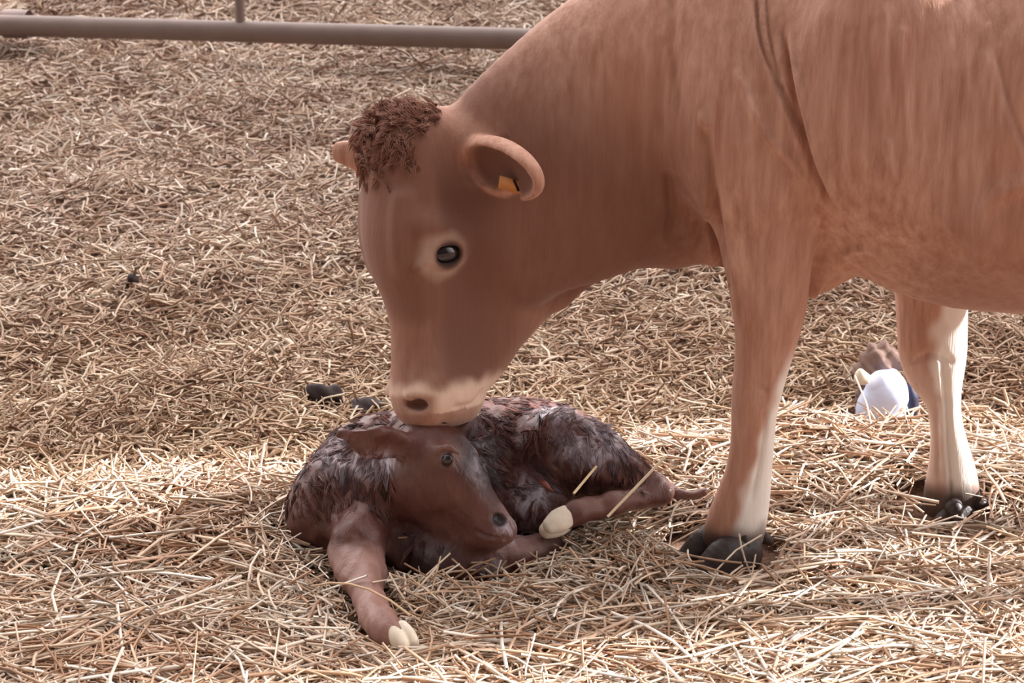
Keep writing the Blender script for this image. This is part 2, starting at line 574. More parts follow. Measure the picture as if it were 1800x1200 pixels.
    # soft bulges on the near flank: ribs / flank fold
    fld.ell(B(1765, 395, .20), (.16, .09, .075), [(1, 0, -.35), BN, (.35, 0, 1)], k=0.08)
    fld.ell(B(1900, 200, .225), (.13, .09, .26), [(1, 0, 0), BN, (.15, 0, 1)], k=0.12)
    fld.ell(B(1560, 150, .215), (.14, .07, .24), [(1, 0, 0), BN, (.1, 0, 1)], k=0.09)

    # head ------------------------------------------------------------
    A = [(262, 640, .070, .092), (290, 634, .082, .105), (330, 635, .088, .110), (400, 634, .092, .114), (450, 645, .086, .106), (500, 667, .078, .090),
         (560, 684, .070, .074), (620, 688, .066, .068), (660, 687, .068, .076), (688, 683, .067, .084), (708, 690, .052, .076)]
    hw = [math.hypot(a * .87, b * .5) * 880 for y, x, a, b in A]
    fld.sweep([H(x + w, y) for (y, x, a, b), w in zip(A, hw)], [q[2] for q in A], [q[3] for q in A], HF, k=0.04)
    J = [(300, 870, .09, .07), (360, 960, .10, .075), (420, 996, .10, .074), (470, 996, .095, .070), (520, 972, .085, .066), (570, 930, .075, .060), (620, 898, .066, .054), (662, 862, .058, .056), (690, 853, .050, .058), (706, 847, .038, .050)]
    hw = [math.hypot(a * .87, b * .5) * 880 for y, x, a, b in J]
    fld.sweep([H(x - w, y) for (y, x, a, b), w in zip(J, hw)], [q[2] for q in J], [q[3] for q in J], HF, k=0.055)
    M = [(290, 770, .10, .10), (380, 800, .12, .108), (460, 810, .12, .098), (540, 810, .105, .078), (620, 785, .075, .066), (682, 770, .062, .074)]
    fld.sweep([H(x, y) for y, x, a, b in M], [q[2] for q in M], [q[3] for q in M], HF, k=0.05)
    for m in (lambda p: p, mirror):
        fld.ell(m(H(905, 420, .065)), (.10, .085, .032), [HF, HA, HL], k=0.06)       # cheek muscle
        fld.sweep([m(H(745, 395, .098)), m(H(768, 400, .105)), m(H(800, 412, .104))], .020, .020, HF, k=0.03)   # brow
        fld.sweep([m(H(708, 350, .080)), m(H(704, 420, .075)), m(H(712, 470, .066))], .014, .012, HF, k=0.025)  # face ridge
        fld.ell(m(H(737, 707, .048)), (.024, .014, .028), [nrm(HF + .5 * HL), HA, nrm(HL - .5 * HF)], k=0.012, sub=True)   # nostril
        fld.sweep([m(H(720, 694, .046)), m(H(738, 692, .056)), m(H(756, 702, .062))], .009, .010, HF, k=0.012)
        fld.sweep([m(H(800, 716, .080)), m(H(830, 712, .074)), m(H(848, 690, .062))], .006, .008, HA, k=0.008, sub=True)  # mouth line
    fld.ell(H(712, 240), (.075, .045, .095), [HF, HA, HL], k=0.05)                   # poll bump
    ep, en = surf(fld, 786, 446)
    en = nrm(en + HL * .6)
    e1 = nrm(HF - en * np.dot(HF, en)); e2 = nrm(HA - en * np.dot(HA, en) - e1 * np.dot(HA, e1))
    for m in (lambda p: p, mirror):
        mv = (lambda v: v) if m(ep)[1] == ep[1] else (lambda v: v - 2 * HL * np.dot(v, HL))
        fld.ell(m(ep), (.034, .029, .015), [mv(e1), mv(e2), mv(en)], k=0.018, sub=True)
        for sg, dz in ((-1, .007), (1, .003)):
            arc = [ep + e1 * .036 * math.cos(t) + e2 * sg * .025 * math.sin(t) + en * (-.002 + dz * math.sin(t)) for t in np.linspace(0, math.pi, 6)]
            fld.sweep([m(q) for q in arc], .0075, .0075, mv(en), k=0.010)
        fld.sweep([m(ep + e1 * .030 - e2 * .0 - en * .006), m(ep + e1 * .062 + e2 * .022 - en * .002)], [.007, .006], [.007, .006], mv(en), k=.016)
    # near ear: cupped, opening to the photographer
    eb = H(838, 276, .13); et = H(928, 312, .27)
    Ld = nrm(et - eb)
    Od = nrm(np.array([-.42, -.78, -.30])); Od = nrm(Od - Ld * np.dot(Od, Ld)); Wd = np.cross(Ld, Od)
    if Wd[2] < 0:
        Wd = -Wd
    ln = np.linalg.norm(et - eb) / 2
    fld.sweep([H(770, 235, .05), H(805, 252, .09), eb - Od * .010], [.040, .038, .032], [.035, .03, .024], Wd, k=0.035)
    ec = eb * .45 + et * .55
    fld.ell(ec, (ln + .030, .062, .040), [Ld, Wd, Od], k=0.010)
    fld.ell(ec + Od * .024 + Ld * .004, (ln + .020, .051, .040), [Ld, Wd, Od], k=0.008, sub=True)
    fld.ell(ec + Od * .030 - Wd * .045 + Ld * .01, (.034, .030, .040), [Ld, Wd, Od], k=0.012, sub=True)
    # far ear
    fb = H(690, 282, -.10)
    ft = fb + np.array([-0.112, .04, .008])
    fld.sweep([fb, fb * .55 + ft * .45, ft], [.030, .036, .022], [.024, .020, .013], U, k=0.03)
    fld.sweep([fb + np.array([-.03, 0, -.01]), fb + np.array([-.055, .03, -.06])], [.03, .015], [.02, .012], nrm((1, 0, 0)), k=0.03)

    V, Q = fld.mesh(3)
    N = vnormals(V, Q)
    px = project(V)
    near = (N @ nrm(CAM - np.array([.6, 0, .7])) > 0.05) & (V[:, 1] < 0.14)
    def crease(poly, depth, width, ridge=0.0, off=0.011):
        pl = catmull(np.array(poly, float), 6)
        best = np.full(len(V), 1e9); tt = np.zeros(len(V)); sg = np.zeros(len(V))
        m = near & (px[:, 0] > pl[:, 0].min() - 60) & (px[:, 0] < pl[:, 0].max() + 60) & (px[:, 1] > pl[:, 1].min() - 60) & (px[:, 1] < pl[:, 1].max() + 60)
        ii = np.where(m)[0]
        q = px[ii]
        bb = np.full(len(ii), 1e9); bt = np.zeros(len(ii)); bs = np.zeros(len(ii))
        for i in range(len(pl) - 1):
            a, b = pl[i], pl[i + 1]
            d = b - a; L2 = d @ d + 1e-9
            t = np.clip(((q - a) @ d) / L2, 0, 1)
            r = q - (a + t[:, None] * d)
            dist = np.hypot(r[:, 0], r[:, 1])
            u = dist < bb
            bb[u] = dist[u]; bt[u] = (i + t[u]) / (len(pl) - 1)
            bs[u] = np.sign(d[0] * r[u, 1] - d[1] * r[u, 0])
        dm = bb / 850.0
        fade = smooth(0, .15, bt) * (1 - smooth(.8, 1, bt))
        disp = 1.45 * (-depth * np.exp(-(dm / width) ** 2) + ridge * np.exp(-((dm * bs - off) / (width * 1.3)) ** 2)) * fade
        V[ii] += N[ii] * disp[:, None]
    crease([(1329, -40), (1331, 30), (1338, 75), (1352, 115), (1378, 165), (1402, 222), (1425, 270)], .007, .006, .004)
    crease([(1346, -40), (1348, 30), (1354, 75), (1366, 120), (1380, 150)], .005, .005, .003)
    crease([(1376, 40), (1384, 110), (1394, 165), (1406, 215), (1420, 268), (1438, 315), (1462, 360), (1500, 400)], .013, .007, .007, -.013)
    crease([(1290, 120), (1305, 150), (1322, 195), (1348, 238), (1386, 278), (1424, 330)], -.005, .009)
    crease([(1180, -20), (1182, 60), (1190, 140), (1205, 230)], .005, .012, .0)
    crease([(1230, 190), (1240, 240), (1248, 290), (1256, 350)], -.006, .009)
    crease([(1165, 60), (1160, 150), (1168, 250)], .004, .010)
    crease([(1650, 360), (1655, 385), (1675, 410)], -.004, .006)
    crease([(1480, 450), (1510, 436), (1545, 446), (1560, 480)], -.006, .007)
    crease([(1236, 215), (1243, 260), (1249, 320), (1258, 400), (1268, 470), (1276, 520)], .017, .010, .004, .013)
    crease([(1170, 300), (1180, 360), (1172, 430)], .008, .010, .003)
    crease([(1345, 715), (1343, 760), (1334, 820), (1318, 890)], .004, .006)
    crease([(1310, 690), (1330, 680), (1352, 690)], .003, .006)
    near = (px[:, 0] > 1560) & (px[:, 0] < 1740) & (px[:, 1] > 540) & (N[:, 1] < .3) & (V[:, 1] > .14)
    crease([(1655, 610), (1660, 660), (1664, 720), (1668, 790), (1672, 850), (1674, 890)], .0065, .006, .002)
    crease([(1600, 640), (1640, 622), (1680, 640)], .004, .008)
    crease([(1646, 700), (1648, 780), (1650, 850)], .003, .005)
    near = (N @ nrm(CAM - np.array([.6, 0, .7])) > 0.05) & (V[:, 1] < 0.14)
    crease([(1830, 318), (1780, 330), (1742, 350), (1724, 385), (1722, 440), (1735, 500)], -.009, .020)
    crease([(1750, 80), (1768, 160), (1792, 230), (1815, 290)], .006, .012, .004)
    crease([(1560, 240), (1566, 290), (1580, 330)], -.004, .008)
    for x in range(1460, 1800, 34):
        o = rng.uniform(-12, 12)
        crease([(x + o, -30 + rng.uniform(0, 80)), (x + o - 6, 80), (x + o - 2, 150), (x + o + 6, rng.uniform(200, 330))], rng.uniform(-.0035, .0035), .010)
    # coat colour fields; dark also paints shade on face, neck, lower flank
    n3 = lambda s, ph: np.sin(V[:, 0] * s + ph) * np.sin(V[:, 1] * s * 1.1 + ph * 2) * np.sin(V[:, 2] * s * .9 + ph * 3)
    white = np.zeros(len(V)); dark = np.zeros(len(V)); pale = np.zeros(len(V))
    jit = .012 * n3(45, 1.0) + .008 * n3(90, 2.0)
    rear = N[:, 0] * .8 + N[:, 1] * .5
    legz = V[:, 2]
    isleg = (legz < .60) & (V[:, 0] > .3)
    nl = isleg & (V[:, 0] < .68)
    edge = np.interp(px[:, 1], [540, 650, 720, 800, 860, 945], [1412, 1378, 1352, 1336, 1310, 1288]) + 500 * jit
    white = np.where(nl, smooth(-12, 14, px[:, 0] - edge) * smooth(.50, .42, legz), white)
    fl = isleg & (V[:, 0] >= .68) & (V[:, 0] < 1.15)
    edge = np.interp(px[:, 1], [510, 560, 620, 660, 700, 760, 860, 900], [1660, 1652, 1645, 1632, 1650, 1654, 1664, 1640]) + 900 * jit
    white = np.where(fl, smooth(-16, 16, px[:, 0] - edge) * smooth(.575, .545, legz + jit) * (px[:, 0] < 1709) * (V[:, 1] > .17), white)
    white = np.where(fl & (legz < .42), np.maximum(white, .30 * smooth(.42, .3, legz)), white)
    q = V - HO
    ha = q @ HA; hf = q @ HF; hl = q @ HL
    face_shade = 1.0 * (1 - .70 * smooth(.04, .30, -hf)) * smooth(-.08, .06, ha) * smooth(.42, .16, V[:, 0])  # shading of the face painted into the coat colour
    face_shade = face_shade * (1 - smooth(-.02, .07, -hf) * smooth(.14, .04, ha)) * (1 - .40 * smooth(-.01, .06, hf))
    ev = V - ec
    earish = 1 - smooth(1.15, 1.4, ((ev @ Ld) / (ln + .03)) ** 2 + ((ev @ Wd) / .062) ** 2 + ((ev @ Od) / .040) ** 2)
    earish = np.maximum(earish, (hl > .10) * (1 - smooth(.035, .06, np.linalg.norm(V - (eb - Od * .01), axis=1))))
    earish = np.maximum(earish, smooth(.115, .14, -hl) * (ha < .2))
    hd = (V[:, 0] < .30) & (ha > -.12)
    pale = np.where(hd, smooth(.478, .515, ha + jit), 0)
    pale = np.where(hd & (ha > .55), pale * (1 - .9 * smooth(.530, .560, ha + .02 + jit) * smooth(-.10, -.02, hf)), pale)
    for c_ in (ep + e1 * .012, mirror(ep + e1 * .012)):
        ew = np.linalg.norm(V - c_, axis=1)
        pale = np.where(hd, np.maximum(pale, .42 * (1 - smooth(.032, .062, ew + jit))), pale)
    near_eye = np.linalg.norm(V - ep, axis=1)
    dark = face_shade * (1 - .85 * earish)
    nose = hd * smooth(.530, .560, ha + .02 + jit) * smooth(-.10, -.02, hf)
    dark = dark * (1 - .5 * nose)
    neck_shade = smooth(.50, .26, V[:, 0] + jit) * smooth(1.08, .72, V[:, 2] + .45 * (V[:, 0] - .3) + jit) * smooth(.44, .56, V[:, 2]) * smooth(1276, 1236, px[:, 0])  # shade on neck and chest, painted into the coat
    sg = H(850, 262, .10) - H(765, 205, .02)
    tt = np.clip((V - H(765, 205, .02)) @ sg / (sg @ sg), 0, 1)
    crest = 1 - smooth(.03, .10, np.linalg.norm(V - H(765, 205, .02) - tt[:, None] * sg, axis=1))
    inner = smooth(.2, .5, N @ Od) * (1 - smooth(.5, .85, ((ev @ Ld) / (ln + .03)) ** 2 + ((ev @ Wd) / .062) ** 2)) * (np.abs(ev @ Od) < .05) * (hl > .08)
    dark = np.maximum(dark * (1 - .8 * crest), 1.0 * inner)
    dark = np.maximum(dark, .85 * neck_shade * (1 - np.maximum(earish, .8 * crest)) * (1 - nose) * (ha < .5))
    dark = np.maximum(dark, .55 * smooth(.86, .62, V[:, 2] + 2 * jit) * smooth(.62, .9, V[:, 0]) * smooth(.50, .56, V[:, 2]))  # painted shade along the lower flank
    nost = np.linalg.norm(V - H(739, 708, .056), axis=1)
    dark = np.maximum(dark, 1.0 * (1 - smooth(.010, .022, nost)))
    dark = np.maximum(dark, .9 * (1 - smooth(.026, .042, near_eye)))
    pale = pale * smooth(.024, .040, near_eye)
    pale = np.where(hd, np.maximum(pale, .35 * smooth(.52, .62, ha + .55 * (-hf)) * smooth(.34, .46, ha)), pale)
    pad = hd * smooth(778, 752, px[:, 0] + 300 * jit) * smooth(688, 700, px[:, 1] + 300 * jit)
    pale = pale * (1 - .85 * pad)
    dark = np.maximum(dark * (1 - .7 * pad), .35 * pad)
    dark = np.maximum(dark, 1.0 * (1 - smooth(.010, .022, nost)))
    dirt_dark = np.where(isleg, smooth(.115, .065, legz + jit), 0) * .85
    dirt_dark = np.maximum(dirt_dark, 1 - smooth(.008, .018, nost))  # same channel darkens the nostril opening
    dirt_dark = np.maximum(dirt_dark, .8 * (1 - smooth(.024, .034, near_eye)))  # and the rim of the eye
    base = np.array([.43, .14, 0.0])
    cow = thing('cow', 'tan cow standing over the straw, lowering its head to sniff the newborn calf', 'cow', base)
    body = mesh_obj('body', V, Q, M_COAT, cow, attrs={'mask': np.stack([white * (1 - .6 * dirt_dark), dark, pale, dirt_dark], 1)})
    # eyes
    for m in (lambda p: p, mirror):
        p = m(ep - en * .008)
        mv = (lambda v: v) if m(ep)[1] == ep[1] else (lambda v: v - 2 * HL * np.dot(v, HL))
        f2 = Field(p - .05, p + .05, .0025)
        f2.ell(p, (.028, .021, .014), [mv(e1), mv(e2), mv(en)], k=.002)
        v, qd = f2.mesh(2)
        mesh_obj('eye', v, qd, M_EYE, cow)
    # hooves
    def claw_pair(c, toe, side, sc=1.0, name='hoof', nmat=M_HOOF):
        toe = nrm(toe); side = nrm(side)
        f2 = Field(c - .15, c + .15, .004)
        for s_ in (-1, 1):
            o = c + side * s_ * .026 * sc
            f2.sweep([o - toe * .040 * sc + np.array([0, 0, .004]), o + np.array([0, 0, .006]), o + toe * .030 * sc + np.array([0, 0, -.010 * sc]), o + toe * .066 * sc + np.array([0, 0, -.022 * sc])],
                     [.034 * sc, .038 * sc, .030 * sc, .014 * sc], [.021 * sc, .024 * sc, .022 * sc, .013 * sc], (0, 0, 1), k=.006)
        HOOVES.append(c)
        v, qd = f2.mesh(2)
        o_ = mesh_obj(name, v, qd, nmat, cow)
        tag(o_, 'dark cloven hoof')
        return o_
    def dewclaw(c, d, sc=.9):
        f2 = Field(c - .05, c + .05, .003)
        f2.sweep([c, c + nrm(d) * .022 * sc], [.016 * sc, .009 * sc], [.014 * sc, .008 * sc], (0, 0, 1), k=.004)
        v, qd = f2.mesh(2)
        mesh_obj('dewclaw', v, qd, M_HOOF, cow)
    hc = B(1264, 974, .14)
    claw_pair(hc, (-.90, -.42, -.05), (.42, -.85, 0), 1.28)
    dewclaw(B(1306, 944, .160), (.4, -.4, -.8)); dewclaw(B(1342, 944, .110), (.75, .1, -.6))
    hc = B(1664, 910, -.13)
    claw_pair(hc, (-.88, -.45, 0), (.42, -.85, 0), 1.2)
    dewclaw(B(1676, 892, -.085), (.3, -.7, -.6), 1.4); dewclaw(B(1716, 884, -.12), (.8, -.2, -.4), 1.4)
    claw_pair(B(2355, 1010, .16), (-1, -.1, 0), (.1, -1, 0), 1.1)
    claw_pair(B(2265, 950, -.16), (-1, -.1, 0), (.1, -1, 0), 1.1)
    # ear tag in the near ear
    tc_ = H(903, 324, .205) + Od * .004
    w_, h_ = .026, .014
    ex, ey = nrm(RT * .96 + np.array([0, -.1, -.25])), nrm(np.array([.12, -.35, .93]))
    ez = np.cross(ex, ey)
    def slab(c, hx, hy, hz, ax):
        cs = np.array([[i, j, k] for i in (-1, 1) for j in (-1, 1) for k in (-1, 1)], float) * [hx, hy, hz]
        v = c + cs @ np.array(ax)
        qd = [[0, 1, 3, 2], [4, 6, 7, 5], [0, 4, 5, 1], [2, 3, 7, 6], [0, 2, 6, 4], [1, 5, 7, 3]]
        return v, np.array(qd)
    v, qd = slab(tc_, w_, h_, .0018, [ex, ey, ez])
    tg = mesh_obj('ear_tag', v, qd, M_TAG, cow, smooth_shade=False)
    tag(tg, 'orange yellow plastic ear tag')
    fx, fy = nrm(ex * .5 - ey * .87), None
    fy = nrm(np.cross(ez, fx))
    sgn = 1 if np.dot(ez, CAM - tc_) > 0 else -1
    v, qd = slab(tc_ + ex * .008 + ey * .004 + ez * sgn * .0022, .013, .0024, .0006, [fx, fy, ez])
    o = mesh_obj('tag_mark', v, qd, M_INK, tg, base=base, smooth_shade=False)
    # curly hair on the poll
    strands = []
    cand = HO + rng.uniform(-.05, .15, (160000, 1)) * HF + rng.uniform(-.10, .10, (160000, 1)) * HL + rng.uniform(-.05, .14, (160000, 1)) * HA
    dd = fld.sample(cand)
    cand = cand[(dd > -.004) & (dd < .002)]
    aa = (cand - HO) @ HA
    cand = cand[rng.random(len(cand)) < smooth(.10, .01, aa) * smooth(-.05, .0, (cand - HO) @ HF) * smooth(-.10, -.03, (cand - HO) @ HL)][:1700]
    for p in cand:
        g = nrm([fld.sample((p + e)[None])[0] - fld.sample((p - e)[None])[0] for e in np.eye(3) * .012])
        strands.append((p, g))
    vs, qs, nb = [], [], 0
    for p, g in strands[::4]:
        top = smooth(.03, -.03, (p - HO) @ HA)
        w_ = HA * rng.uniform(.2, 1.0) * (1 - 1.2 * top) + HL * rng.normal(0, .6) + HF * .2
        tg_ = nrm(w_ - g * np.dot(w_, g)); s1 = np.cross(tg_, g)
        L_ = rng.uniform(.018, .034)
        tip = p + tg_ * L_ + g * rng.uniform(.0, .008 + .014 * top)
        for h_ in range(12):
            root = p + s1 * rng.normal(0, .0055) + tg_ * rng.uniform(-.006, .006) - g * .002
            end = tip + s1 * rng.normal(0, .003) + tg_ * rng.normal(0, .004)
            bow = s1 * rng.normal(0, .002) + s1 * .006 * math.sin(40 * p[0] + 60 * p[2]) + g * rng.uniform(.001, .004)
            d = nrm(end - root); a1 = nrm(np.cross(d, g)); a2 = np.cross(d, a1)
            r0 = rng.uniform(.0006, .0009)
            for t, r_ in ((0, 1), (.35, 1), (.7, .8), (1, .15)):
                c_ = root + (end - root) * t + bow * 4 * t * (1 - t)
                for e in range(3):
                    a = e * 2.094
                    vs.append(c_ + (a1 * math.cos(a) + a2 * math.sin(a)) * r0 * r_)
            for q_ in range(3):
                for e in range(3):
                    qs.append([nb + q_ * 3 + e, nb + q_ * 3 + (e + 1) % 3, nb + q_ * 3 + 3 + (e + 1) % 3, nb + q_ * 3 + 3 + e])
            nb += 12
    if qs:
        o = mesh_obj('forelock', np.array(vs), np.array(qs), M_HAIR, cow)
        tag(o, 'curly darker brown hair on the poll', kind='stuff')
    return fld
cow_field = build_cow()

# ------------------------------------------------------------------ calf
def build_calf():
    fld = Field((-.48, -.48, -.04), (.42, .50, .42), .004)
    U = np.array([0, 0, 1.0])
    # trunk
    T = [((572, 905), .07, .075, .075), ((630, 878), .11, .115, .105), ((720, 850), .17, .13, .125), ((830, 822), .21, .142, .135), ((930, 812), .24, .135, .13), ((1010, 822), .26, .11, .115), ((1065, 845), .27, .075, .08)]
    fld.sweep([P(*a, y) for a, y, _, _ in T], [t[2] for t in T], [t[3] for t in T], U, k=.03)
    fld.sweep([P(600, 800, .16), P(640, 775, .18), P(700, 765, .2)], [.04, .045, .05], [.05, .06, .06], U, k=.05)  # withers
    # shoulder and chest
    fld.ell(P(590, 880, .05), (.080, .075, .095), k=.06)
    fld.ell(P(660, 900, .03), (.09, .07, .10), k=.04)
    # neck folding round to the right
    fld.sweep([P(640, 850, .08), P(675, 845, .03), P(715, 830, .0), P(750, 805, -.02)], [.10, .09, .08, .07], [.075, .07, .065, .055], U, k=.04)
    # head
    ca = nrm((.60, -.36, -.58)); cf = nrm((.62, -.30, .62)); cf = nrm(cf - ca * np.dot(cf, ca)); cl = np.cross(ca, cf)
    if cl[1] > 0:
        cl = -cl
    O = P(800, 845, -.06)
    def C(px, py, l=0.0):
        return Pplane(px, py, O + cl * l, cl)
    S = [((752, 782), .058, .056), ((776, 815), .074, .064), ((795, 845), .074, .060), ((822, 878), .058, .046), ((848, 905), .047, .040), ((868, 922), .042, .040), ((884, 932), .028, .032)]
    fld.sweep([C(*a) for a, _, _ in S], [s[1] for s in S], [s[2] for s in S], cf, k=.025)
    fld.sweep([C(728, 850), C(752, 885), C(795, 925), C(838, 946), C(866, 948)], [.045, .042, .034, .024, .014], [.045, .042, .034, .028, .02], cf, k=.03)
    for s_ in (1, -1):
        fld.ell(C(735, 850, s_ * .034), (.045, .05, .025), [cf, ca, cl], k=.03)
        fld.sweep([C(768, 792, s_ * .052), C(786, 787, s_ * .058), C(804, 796, s_ * .053)], [.006, .010, .004], [.006, .010, .004], cf, k=.03)
        fld.ell(C(786, 808, s_ * .064), (.022, .018, .008), [cf, ca, cl], k=.010, sub=True)
        fld.ell(C(786, 808, s_ * .056), (.015, .014, .010), [cf, ca, cl], k=.006)
        fld.sweep([C(884, 944, s_ * .03), C(862, 943, s_ * .036), C(838, 934, s_ * .038)], .003, .005, cf, k=.005, sub=True)
    npt, nn = surf(fld, 877, 913)
    cm = lambda p, s_: p if s_ > 0 else p - 2 * cl * np.dot(p - O, cl)
    for s_ in (1, -1):
        fld.ell(cm(npt, s_), (.010, .014, .012), [cf, ca, cl], k=.006, sub=True)
    # near ear, held out sideways
    e0 = C(722, 785, .045); e1 = P(655, 778, -.10); e2 = P(596, 762, -.12)
    e0n, e2n = e0, e2
    wv = nrm(np.array([.1, -.25, 1]))
    fld.sweep([e0, (e0 + e1) / 2 + np.array([0, 0, .002]), e1, e2], [.022, .034, .036, .010], [.018, .012, .011, .006], wv, k=.02)
    fld.sweep([(e0 * .75 + e1 * .25) + np.array([0, -.016, 0]), e1 + np.array([0, -.014, 0]), (e1 + e2) / 2 + np.array([0, -.010, 0])], [.016, .024, .012], [.008, .007, .005], wv, k=.010, sub=True)
    e0 = C(800, 770, -.045)
    fld.sweep([e0, P(838, 748, .08), P(868, 742, .12)], [.02, .028, .008], [.014, .010, .006], wv, k=.02)
    # stretched foreleg
    G = [((628, 945, .10), .052), ((628, 975, .070), .056), ((636, 1002, .058), .050), ((645, 1036, .045), .035), ((656, 1070, .040), .031), ((672, 1098, .040), .035), ((690, 1112, .036), .029)]
    fld.sweep([Pz(*a) for a, r in G], [r for a, r in G], [r for a, r in G], U, k=.05)
    # folded foreleg under the chin
    fld.sweep([P(700, 945, .03), Pz(770, 985, .05), Pz(850, 985, .05), Pz(930, 968, .05), Pz(972, 966, .04)], [.06, .044, .037, .034, .028], [.06, .042, .036, .034, .028], U, k=.03)
    fld.sweep([Pz(965, 975, .03), Pz(900, 995, .03), Pz(850, 1000, .03)], [.026, .022, .024], [.026, .022, .024], U, k=.015)
    # near hind leg: thigh, hock, cannon folded forward
    fld.sweep([P(975, 790, .13), P(1030, 800, .11), P(1085, 825, .09), P(1130, 848, .08), P(1160, 862, .08)], [.085, .078, .055, .036, .026], [.07, .06, .045, .034, .026], nrm((.3, 0, 1)), k=.04)
    fld.sweep([P(1160, 864, .08), P(1105, 880, .02), P(1050, 890, .0), P(1015, 900, -.02), P(994, 908, -.03)], [.026, .024, .025, .026, .022], [.026, .024, .025, .026, .022], U, k=.015)
    # belly
    fld.ell(P(930, 880, .1), (.09, .06, .06), k=.04)
    # tail
    fld.sweep([P(1085, 830, .25), P(1150, 845, .2), P(1195, 868, .14), P(1238, 866, .12)], [.02, .016, .012, .010], [.02, .016, .012, .010], U, k=.02)
    V, Q = fld.mesh(3)
    N = vnormals(V, Q)
    # wet matted clumps
    def nz(s, ph):
        return np.sin(V[:, 0] * s + ph + 2 * np.sin(V[:, 2] * s * .4)) * np.sin(V[:, 1] * s * .9 + ph * 2) + np.sin(V[:, 2] * s * .8 + ph * 3 + 2 * np.sin(V[:, 0] * s * .5))
    px = project(V)
    head = (np.linalg.norm(V - O, axis=1) < .17)
    V = V + N * ((.0018 * nz(70, 1) + .0012 * nz(140, 2)) * np.where(head, .35, 1))[:, None]
    def blob(x, y, rx, ry):
        return np.exp(-(((px[:, 0] - x) / rx) ** 2 + ((px[:, 1] - y) / ry) ** 2) ** 1.5)
    front = N[:, 1] < .55
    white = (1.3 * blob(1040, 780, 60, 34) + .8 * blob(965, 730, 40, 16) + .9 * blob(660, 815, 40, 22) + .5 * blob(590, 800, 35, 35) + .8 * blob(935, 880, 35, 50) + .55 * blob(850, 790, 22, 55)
             + .7 * blob(893, 935, 22, 22) + .5 * blob(860, 1000, 30, 20))  # pale slime spots, plus wet highlights painted in
    dk = (blob(840, 790, 45, 60) + .8 * blob(740, 990, 75, 40) + .6 * blob(870, 850, 25, 50))  # middle blob paints the shadow under the neck
    pale = (.75 * smooth(940, 990, px[:, 1]) * smooth(720, 690, px[:, 0]) + .4 * blob(785, 800, 28, 22) + .35 * blob(1060, 880, 60, 20) + .5 * smooth(1150, 1200, px[:, 0]) + .30 * blob(930, 960, 60, 25))
    dn = np.linalg.norm(V - npt, axis=1)
    dk = np.maximum(dk, 2.0 * (1 - smooth(.010, .018, dn)))
    eyed = np.linalg.norm(V - C(786, 808, .058), axis=1)
    dk = np.maximum(dk, 1.2 * (1 - smooth(.014, .024, eyed)))
    white = white * smooth(.012, .02, dn); pale = pale * smooth(.012, .022, dn)
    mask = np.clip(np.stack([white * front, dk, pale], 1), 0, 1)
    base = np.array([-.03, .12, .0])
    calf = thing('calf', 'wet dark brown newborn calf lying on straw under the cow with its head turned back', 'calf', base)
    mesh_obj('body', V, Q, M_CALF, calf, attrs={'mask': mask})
    # wet tufts of hair
    hd_ = np.linalg.norm(V - O, axis=1)
    ok = np.where((hd_ > .13) & (V[:, 2] > .06) & (px[:, 1] < 960) & (px[:, 0] < 1130) & (N[:, 1] < .7))[0]
    ok = ok[fld.sample(V[ok] + N[ok] * .02) > .010]
    sg = e2n - e0n
    tt = np.clip((V[ok] - e0n) @ sg / (sg @ sg), 0, 1)
    ok = ok[(np.linalg.norm(V[ok] - e0n - tt[:, None] * sg, axis=1) > .052) & (np.linalg.norm(V[ok] - C(875, 925), axis=1) > .085)]
    ok = ok[~((px[ok, 1] > 865) & (px[ok, 0] > 880)) & ~((px[ok, 1] > 900) & (px[ok, 0] < 700))]
    ok = rng.choice(ok, 1050, replace=False)
    vs, qs, tn = [], [], []
    hcol = np.array([lin(112, 70, 60), lin(134, 90, 80), lin(86, 54, 50), lin(70, 44, 42)])
    for i in ok:
        p, n_ = V[i], N[i]
        fl_ = np.array([.5 + .6 * math.sin(14 * p[0] + 9 * p[2]), .3 * math.sin(17 * p[1]), -.9 + .4 * math.sin(21 * p[0])]) + rng.normal(0, .22, 3)
        tl_ = fl_ - n_ * np.dot(fl_, n_)
        L_ = rng.uniform(.020, .042)
        tip = p + nrm(tl_) * L_ + n_ * rng.uniform(-.001, .003)
        col = hcol[rng.choice(4, p=[.4, .25, .25, .1])]
        gl = min(1.0, mask[i, 0] * .8)  # hairs over the painted highlights turn pale too
        s1 = nrm(np.cross(tl_, n_))
        for h_ in range(11):
            root = p + s1 * rng.normal(0, .0055) + nrm(tl_) * rng.uniform(-.006, .008)
            end = tip + s1 * rng.normal(0, .0016) + nrm(tl_) * rng.normal(0, .003)
            mid = (root + end) * .5 + n_ * rng.uniform(.001, .0035)
            d = nrm(end - root); a1 = nrm(np.cross(d, n_)); a2 = np.cross(d, a1)
            r0 = rng.uniform(.0006, .0010)
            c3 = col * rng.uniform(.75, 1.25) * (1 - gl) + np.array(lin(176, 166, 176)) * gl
            b = len(vs)
            for c_, r_ in ((root - n_ * .001, 1), (root * .5 + mid * .5, 1), (mid * .6 + end * .4, .8), (end, .15)):
                for e in range(3):
                    a = e * 2.094
                    vs.append(c_ + (a1 * math.cos(a) + a2 * math.sin(a)) * r0 * r_)
            for j in range(3):
                for e in range(3):
                    qs.append([b + j * 3 + e, b + j * 3 + (e + 1) % 3, b + j * 3 + 3 + (e + 1) % 3, b + j * 3 + 3 + e])
            tn += [c3] * 12
    mh = straw_material('wet_hair', .35)
    o = mesh_obj('wet_hair_tufts', np.array(vs), np.array(qs), mh, calf, attrs={'tint': np.array(tn)})
    tag(o, 'wet matted hair in glossy points', kind='stuff')
